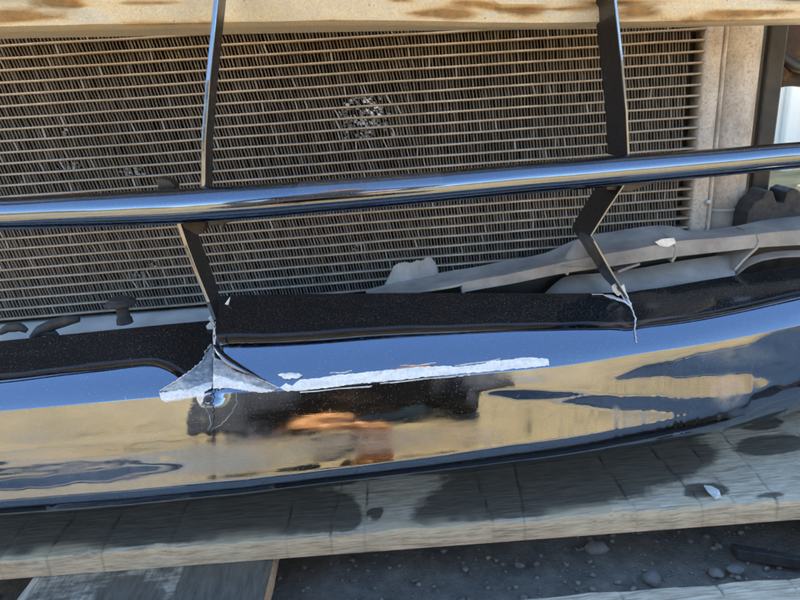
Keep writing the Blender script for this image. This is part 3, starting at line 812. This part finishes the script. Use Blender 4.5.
# ribbons and patches that follow the section's surface
def surf(px, py, off): return (LS if px < 213 else RS).at(px, py, off)
def patch(name, poly, off, mat, sp=1.7, rough=.0010, th=.0008, edge_up=0.):
    pts = [Vector((x, y)) for x, y in poly]
    dense = []
    for a, b in zip(pts, pts[1:]+pts[:1]):
        m_ = max(1, int((b-a).length/sp))
        for k in range(m_):
            p = a.lerp(b, k/m_); dense.append(p+(Vector((1.0*nz(p.x*.6, p.y*.6), 1.2*nz(p.x*.6, p.y*.6, 9))) if k else Vector((0, 0))))
    ne = len(dense); xs = [p.x for p in dense]; ys = [p.y for p in dense]; inner = []
    y = min(ys)+sp
    def inside(x, y):
        c = False
        for i in range(ne):
            a, b = dense[i], dense[i-1]
            if (a.y > y) != (b.y > y) and x < (b.x-a.x)*(y-a.y)/(b.y-a.y)+a.x: c = not c
        return c
    while y < max(ys):
        x = min(xs)+sp
        while x < max(xs):
            if inside(x, y) and min((Vector((x, y))-q).length for q in dense) > sp*.5: inner.append(Vector((x+random.uniform(-.4, .4), y+random.uniform(-.4, .4))))
            x += sp
        y += sp
    co2, ed, fc, *_ = geometry.delaunay_2d_cdt(dense+inner, [(i, (i+1) % ne) for i in range(ne)], [tuple(range(ne))], 1, 1e-5)
    V = []
    for i, c in enumerate(co2):
        o_ = off+rough*(fbm(c.x*.16, c.y*.25, 3)+.6*nz(c.x*.6, c.y*.6))
        if i < ne: o_ = o_*.7+edge_up
        V.append(surf(c.x, c.y, max(.0002, o_)))
    Fc = []
    for q in fc:
        a, b, c = (V[k] for k in q[:3])
        Fc.append(tuple(q) if (b-a).cross(c-a).dot(CP-a) > 0 else tuple(q)[::-1])
    o = obj(name, V, Fc, mat); solid(o, th, -1); reparent(o, GR); return o
patch('torn_plastic', [(161, 391), (167, 388), (176, 382.5), (185, 375), (196, 368), (204, 361), (206, 353), (209, 350), (212.5, 344), (212.8, 360), (212.5, 385), (205, 386), (195, 390), (180, 392)], .0008, GREYTORN)
patch('torn_plastic', [(213.2, 346), (215, 358), (222, 361), (231, 366), (233, 370), (245, 374.5), (256, 377), (266, 383), (279, 388), (270, 392), (255, 391), (240, 389), (228, 386), (213.2, 387)], .0008, GREYTORN)
patch('torn_plastic', [(160, 393), (172, 391.5), (190, 389), (205, 384.5), (212.5, 383), (212.5, 388), (205, 392), (203.5, 401), (201, 404.5), (198.5, 402), (197, 396.5), (188, 398), (178, 401), (166, 402), (162, 399)], .0018, WHITEP, rough=.0011)
patch('torn_plastic', [(213.5, 374), (224, 377), (236, 381), (250, 384), (262, 388), (275, 390.5), (262, 392.5), (246, 391), (230, 388), (213.5, 389)], .0016, WHITEP, rough=.001)
patch('scuff_strip', [(279, 388), (286, 383), (292, 386), (300, 379.5), (322, 377.5), (340, 374.5), (358, 373.5), (372, 371.5), (392, 369.5), (430, 366.5), (446, 366), (455, 367), (480, 364.5), (492, 361), (506, 360), (520, 358), (530, 357.5), (548, 359), (549, 365.5), (530, 367.5), (500, 370.5), (470, 373), (430, 376.5), (400, 380), (360, 383.5), (330, 387), (305, 390), (288, 391.5)], .0006, WHITEP, sp=2.2, rough=.0005, th=.0003)
patch('lifted_chip', [(278, 375), (290, 373), (299, 373.5), (303, 376), (297, 379), (285, 379.5)], .0022, WHITEP, rough=.0006)
def ribbon(name, pts, off, mat, seed=0):
    """a thin jagged line of raw plastic: (px, py, half width in px)"""
    L, Rr = [], []
    fine = []
    for a, b in zip(pts, pts[1:]):
        m_ = max(2, int(math.hypot(b[0]-a[0], b[1]-a[1])/1.2)); fine += [tuple(lerp(a[i], b[i], k/m_) for i in range(3)) for k in range(m_)]
    fine.append(pts[-1])
    for i, (x, y, w_) in enumerate(fine):
        a = fine[max(0, i-1)]; b = fine[min(len(fine)-1, i+1)]; dx, dy = b[0]-a[0], b[1]-a[1]; l = math.hypot(dx, dy) or 1
        nx_, ny_ = -dy/l, dx/l; j1, j2 = 1+.7*nz(i*.6, seed), 1+.7*nz(i*.6, seed+5.5); sh = .9*nz(i*.35, seed+9.)
        L.append(surf(x+nx_*(w_*j1+sh), y+ny_*w_*j1, off)); Rr.append(surf(x-nx_*(w_*j2-sh), y-ny_*w_*j2, off*.6))
    mid = [(a+b)/2+Vector((0, -.0006, .0004)) for a, b in zip(L, Rr)]
    v, f = grid([L, mid, Rr]); f2 = []
    for q in f:
        a, b, c = v[q[0]], v[q[1]], v[q[2]]; f2.append(q if (b-a).cross(c-a).dot(CP-a) > 0 else q[::-1])
    o = obj(name, v, f2, mat); solid(o, .0006, -1); reparent(o, GR); return o
ribbon('crack_edge', [(214, 322, 1.6), (214.5, 330, .9), (214, 338, 1.2), (214.5, 346, .8)], .0006, WHITEP, 1)
ribbon('crack_edge', [(625, 296, 1.3), (630, 304, 1.0), (633, 312, .7), (635.5, 320, .8), (634.5, 330, .5), (636, 343, .35)], .0005, WHITEP, 2)
ribbon('crack_edge', [(592, 289.5, 1.0), (603, 294, 1.6), (614, 298, 1.5), (625, 302, 1.1), (632, 308, .7)], .0007, WHITEP, 3)
ribbon('crack_edge', [(215, 348, .4), (222, 359, .5), (233, 368, .5), (247, 373.5, .4), (262, 380, .5), (279, 388, .3)], .0012, WHITEP, 4)
ribbon('crack_edge', [(160, 391, .5), (178, 381, .45), (192, 371, .6), (204, 361, .5), (206, 352, .6), (212, 345, .5)], .0012, WHITEP, 5)
ribbon('crack_edge', [(204, 404, .7), (209, 414, .35), (211, 424, .4), (208, 430, .3)], .0003, GREYTORN, 6)
ribbon('crack_edge', [(236, 393, .3), (237, 402, .35), (232, 412, .4), (222, 424, .3), (212, 429, .4)], .0003, GREYTORN, 8)
for k, (xa, ya, xb, yb, w_) in enumerate([(300, 392, 372, 386, .3), (380, 383.5, 470, 374.5, .25), (455, 366, 500, 359.5, .3), (330, 373.5, 352, 371.5, .3), (400, 366.5, 436, 363.5, .3)]):
    ribbon('scuff_streak', [(lerp(xa, xb, i/4), lerp(ya, yb, i/4)+.4*math.sin(i*2+k), w_*(1-.6*abs(i/2-1))) for i in range(5)], .0003, WHITEP, 20+k)
# curled chrome flap along the right lip of the tear
pts = [(215, 345), (222, 351), (232, 359), (243, 366), (254, 373), (266, 381)]
rows = []
for i in range(9):
    q = i/8; rw = []
    for j in range(31):
        s_ = j/30*(len(pts)-1); k = min(len(pts)-2, int(s_)); x = lerp(pts[k][0], pts[k+1][0], s_-k); y = lerp(pts[k][1], pts[k+1][1], s_-k)
        wd = 9*math.sin(math.pi*min(1, .12+j/30*.88))
        rw.append(RS.at(x-q*wd*.45, y+q*wd*.75, .0012+.0042*math.sin(q*math.pi*.75)*math.sin(math.pi*min(1, .08+j/30*.9))))
    rows.append(rw)
v, f = grid(rows); f2 = []
for q in f:
    a, b, c = v[q[0]], v[q[1]], v[q[2]]; f2.append(q if (b-a).cross(c-a).dot(CP-a) > 0 else q[::-1])
fl = obj('chrome_flap', v, f2, CHROME, None, attr=[(0, 0, .3)]*len(v)); solid(fl, .0006); reparent(fl, GR)
# shards standing round the stubs where the blades broke out
def shard(poly, Y, th=.0008):
    v = [atY(x, y, Y+.0015*nz(x*.5, y*.5)) for x, y in poly]; a, b, c = v[:3]
    f = tuple(range(len(v))); f = f if (b-a).cross(c-a).dot(CP-a) > 0 else f[::-1]
    o = obj('shard', v, [f], WHITEP, smooth=False); solid(o, th); reparent(o, GR)
yl = LS.at(212, 321).y
shard([(208, 318), (213, 314), (216, 318), (219, 322), (215, 329), (210, 330), (212, 324)], yl-.003)
shard([(222, 308), (227, 301), (230, 297), (228, 305), (224, 311)], yl-.004)
shard([(206, 326), (210, 322), (214, 326), (211, 333), (208, 331)], yl-.006)
yr = RS.at(620, 296).y
shard([(612, 286), (616, 283), (617, 289), (622, 294), (618, 296), (613, 291)], yr-.004)
shard([(620, 287), (624, 284), (626, 292), (629, 298), (624, 300), (621, 294)], yr-.005)

# crossbar
YBAR = curve([(-200, .462), (0, .430), (100, .414), (200, .405), (300, .404), (400, .407), (500, .414), (600, .425), (700, .434), (800, .442), (960, .462)])
bc = curve([(-200, 224), (0, 214), (100, 210), (200, 205), (300, 198), (400, 190), (500, 181), (600, 172.5), (700, 164), (800, 155), (960, 142)])
brd = curve([(-200, .0107), (0, .0110), (200, .0113), (400, .0103), (600, .0106), (800, .0098), (960, .0096)])
path, rr, wear = [], [], []
for i in range(281):
    px = lerp(-200, 960, i/280); path.append(atY(px, bc(px)+.35*nz(px*.02), YBAR(px))); rr.append(brd(px))
NBR = 48
V, Fc = tube(path, rr, NBR)
A = []
for i, p in enumerate(path):
    for j in range(NBR):
        q = V[i*NBR+j]; nrm = (q-p).normalized(); A.append((.5*max(0, nrm.z)**3+.08, .22 if 300 < lerp(-200, 960, i/280) < 440 and nrm.z > .2 else 0, .3))
cb = obj('crossbar', V, Fc, CHROME, None, attr=A); sharp(cb, 60); reparent(cb, GR)

reparent(box('unseen_upper_bar', (-.75, .390, .615), (.75, .445, .665), BLADEM, None, .008), GR)  # unseen, added overhead so the chrome mirrors something dark
# blades
def blade(pts, th, dep, mat=BLADEM, name='blade', dz=.0):
    """front edge as (px, py, Y); a plate standing in depth behind it"""
    P = [atY(*p) for p in pts]; fine = []
    for i, (a, b) in enumerate(zip(P, P[1:])):
        m_ = 10; fine += [(a.lerp(b, k/m_), lerp(i, i+1, k/m_)) for k in range(m_)]
    fine.append((P[-1], len(P)-1)); rows = []
    dfn = dep if callable(dep) else (lambda t: dep)
    for p, t_ in fine:
        d = dfn(t_); h = th/2
        rows.append([p+Vector((-h, 0, 0)), p+Vector((h, 0, 0)), p+Vector((h*.9, d*.5, dz*.5)), p+Vector((h*.7, d, dz)), p+Vector((-h*.7, d, dz)), p+Vector((-h*.9, d*.5, dz*.5))])
    n = 6; v = [q for r_ in rows for q in r_]
    f = [(i*n+j, i*n+(j+1) % n, (i+1)*n+(j+1) % n, (i+1)*n+j) for i in range(len(rows)-1) for j in range(n)]
    f += [tuple(range(n))[::-1], tuple((len(rows)-1)*n+j for j in range(n))]
    f = [q[::-1] for q in f]
    o = obj(name, v, f, mat, None, smooth=False, mats=[mat, CHROME], attr=[(.1, .2, .4)]*len(v)); 
    for i, pl in enumerate(o.data.polygons):
        if i < (len(rows)-1)*n and i % n == 0: pl.material_index = 1
    bevel(o, .0006, 2, 30); reparent(o, GR); return o
blade([(222, -60, .424), (216, 0, .416), (208, 80, .411), (203.5, 140, .409), (203, 195, .409)], .0030, .024)
blade([(600, -60, .432), (615.5, 0, .430), (622, 60, .428), (626.5, 110, .428), (628.5, 158, .430)], .0022, .036)
blade([(178, 222, .413), (186, 246, .413), (197, 275, .414), (208, 302, .416), (214.5, 320, .420)], .0028, lin([(0, .033), (2, .033), (3, .030), (3.6, .020), (4, .006)]))
lb = blade([(629, 178, .432), (608, 209, .434), (591, 236, .436), (594, 241, .437), (608, 266, .438), (621, 289, .440), (627, 299, .442)], .0022, lin([(0, .042), (2, .040), (3, .044), (5, .034), (6, .012)]))
lb['label'] = 'snapped blade bent into a chevron'
# stub tab behind the bar and the broken clip under it
def prism(name, poly, Y, d, mat):
    a_ = [atY(x, y, Y) for x, y in poly]; b_ = [p+Vector((0, d, 0)) for p in a_]; n = len(poly); v = a_+b_
    f = [tuple(range(n)), tuple(range(n, 2*n))[::-1]]+[((i+1) % n, i, n+i, n+(i+1) % n) for i in range(n)]
    a, b, c = v[:3]
    if (b-a).cross(c-a).dot(CP-a) < 0: f = [q[::-1] for q in f]
    o = obj(name, v, f, mat, None, smooth=False, attr=[(.2, .3, .3)]*len(v)); bevel(o, .0006); reparent(o, GR); return o
prism('mounting_tab', [(156.5, 179), (161, 178.5), (170, 180.5), (175, 186), (174, 196), (160, 196)], .420, .012, BLADEM)
prism('broken_clip', [(178, 218), (206, 214), (205, 226), (203, 233), (196, 235), (190, 231), (184, 228)], .412, .014, RUSTM)
prism('broken_clip', [(206, 214), (236, 211), (234, 221), (224, 224), (222, 231), (220, 225), (208, 226)], .414, .010, BLACKP)
prism('broken_clip', [(604, 180), (664, 174), (655, 183), (630, 192), (607, 190)], .438, .02, BLACKP)

# ------------------------------------------------------------------ pale fence far behind, seen through the gap
fe = thing('site_fence', 'pale painted sheet fence seen through the gap beside the radiator', 'fence', loc=(1.6, 2.6, 0))
for k in range(9):
    x0 = .2+k*.42
    reparent(box('sheet', (x0, 2.60, GZ), (x0+.405, 2.615, 1.1), PALE, None, .004), fe)
    reparent(box('post', (x0+.375, 2.56, GZ), (x0+.43, 2.597, 1.12), PALE, None, .006), fe)

# ------------------------------------------------------------------ the person taking the picture, mirrored in the chrome
def m_cloth(name, c1, c2): return m_simple(name, c1, c2, .85, 60, bump=.5, bscale=500)
CLOTH, SKIN, HAIR = m_cloth('dark_clothes', (.012, .013, .016), (.028, .03, .036)), m_simple('skin', (.50, .20, .065), (.62, .26, .09), .5, 30), m_cloth('hair', (.01, .008, .006), (.02, .016, .012))
def skinned(name, joints, edges, mat, parent, root=0, sub=2):
    me = bpy.data.meshes.new(name); me.from_pydata([j[:3] for j in joints], edges, []); me.materials.append(mat)
    o = bpy.data.objects.new(name, me); COL.objects.link(o)
    m_ = o.modifiers.new('skin', 'SKIN'); m_.use_smooth_shade = True
    for i, sv in enumerate(me.skin_vertices[0].data):
        sv.radius = (joints[i][3], joints[i][4] if len(joints[i]) > 4 else joints[i][3]); sv.use_root = (i == root)
    s_ = o.modifiers.new('subdivision', 'SUBSURF'); s_.levels = sub; s_.render_levels = sub
    reparent(o, parent); return o
ps = thing('person', 'person in dark clothes kneeling to take the picture, mirrored in the chrome', 'person', loc=(.08, -.62, 0))
J = [(-.05, -.70, .20, .17, .13), (-.05, -.70, .40, .14, .11), (-.03, -.66, .60, .16, .11), (0, -.62, .74, .10, .09), (.04, -.59, .83, .055), (.06, -.57, .90, .06, .08), (.06, -.565, .98, .05, .06),
     (-.17, -.63, .70, .06), (-.27, -.50, .44, .045), (-.16, -.32, .19-GZ, .034),
     (.17, -.63, .70, .06), (.26, -.42, .52, .045), (.14, -.34, .47-GZ, .033),
     (-.16, -.60, .18, .10), (-.30, -.38, .085, .085), (-.22, -.62, .06, .055), (-.20, -.80, .05, .045), (-.20, -.93, .035, .038),
     (.06, -.60, .18, .10), (.25, -.46, .09, .085), (.13, -.62, .06, .055), (.10, -.80, .05, .045), (.10, -.93, .035, .038),
     (-.05, -.54, .16, .15, .10), (-.04, -.44, .10, .17, .09)]
E_ = [(0, 1), (1, 2), (2, 3), (3, 4), (4, 5), (5, 6), (3, 7), (7, 8), (8, 9), (3, 10), (10, 11), (11, 12), (0, 13), (13, 14), (14, 15), (15, 16), (16, 17), (0, 18), (18, 19), (19, 20), (20, 21), (21, 22), (0, 23), (23, 24)]
skinned('body', J, E_, CLOTH, ps)
# face with nose and ears, hair
bm2 = bmesh.new(); bmesh.ops.create_uvsphere(bm2, u_segments=32, v_segments=20, radius=1)
V = []
for q in bm2.verts:
    d = q.co; x, y, z = d.x*.074, d.y*.094, d.z*.118
    if d.y > .3: y += .022*math.exp(-((d.x)/.16)**2-((d.z+.12)/.22)**2) - .008*(math.exp(-((abs(d.x)-.4)/.18)**2-((d.z-.06)/.14)**2))
    if d.z < -.3: x *= 1+.28*(d.z+.3); y += .012*(d.y > 0)
    V.append(Vector((.06+x, -.545+y, .945+z)))
Fc = [tuple(q.index for q in ff.verts) for ff in bm2.faces]; reparent(obj('head', V, Fc, SKIN), ps)
V = [Vector((.06+(p.x-.06)*1.06, -.545+(p.y+.545)*1.05-.012, .945+(p.z-.945)*1.05+.012)) for p in V]
keep = [q for q in Fc if sum(V[k].z for k in q)/len(q) > .985 or (sum(V[k].y for k in q)/len(q) < -.575 and sum(V[k].z for k in q)/len(q) > .90)]
reparent(solid(obj('hair', V, keep, HAIR), .004, 1), ps); bm2.free()
def hand(wrist, fdir, pnorm, side, curl, name='hand'):
    """palm and five fingers; fdir along the fingers, pnorm out of the palm, side towards the thumb"""
    W = Vector(wrist); fd = Vector(fdir).normalized(); pn_ = Vector(pnorm).normalized(); sd_ = Vector(side).normalized()
    J = [(*W, .026, .02), (*(W+fd*.035), .034, .017), (*(W+fd*.075), .038, .014)]; E2 = [(0, 1), (1, 2)]
    for k, (o_, L_, rr_) in enumerate(((.028, .070, .0092), (.010, .078, .0096), (-.010, .072, .0092), (-.028, .056, .0082))):
        b = W+fd*.080+sd_*o_; i0 = len(J); J.append((*b, rr_)); d = fd.copy(); E2.append((2, i0))
        for s_, fr_ in enumerate((.45, .32, .23)):
            d = (d+pn_*curl*(.35+.3*s_)).normalized(); b = b+d*L_*fr_; J.append((*b, rr_*(.95-.12*s_))); E2.append((len(J)-2, len(J)-1))
    b = W+fd*.025+sd_*.03; i0 = len(J); J.append((*b, .012)); E2.append((1, i0)); d = (sd_*.8+fd*.7+pn_*.3).normalized()
    for L_ in (.032, .026): b = b+d*L_; J.append((*b, .0095)); E2.append((len(J)-2, len(J)-1)); d = (d+fd*.5).normalized()
    return skinned(name, J, E2, SKIN, ps, 0, 1)
hand((.13, -.33, .47-GZ), (-.3, 1, .05), (-1, -.2, 0), (0, .0, 1), 1.0)
hand((-.15, -.30, .16-GZ), (.9, .12, -.38), (-.1, -.5, -.85), (.25, .6, .75), .18)
ps.location.z += GZ; ps.location.y += .14
ph = box('smartphone', (-.055, -.118, H-.030), (.095, -.109, H+.042), BLACKP, None, .002)
tag(ph, 'black phone in the hand of the kneeling person, mirrored in the chrome', 'phone')
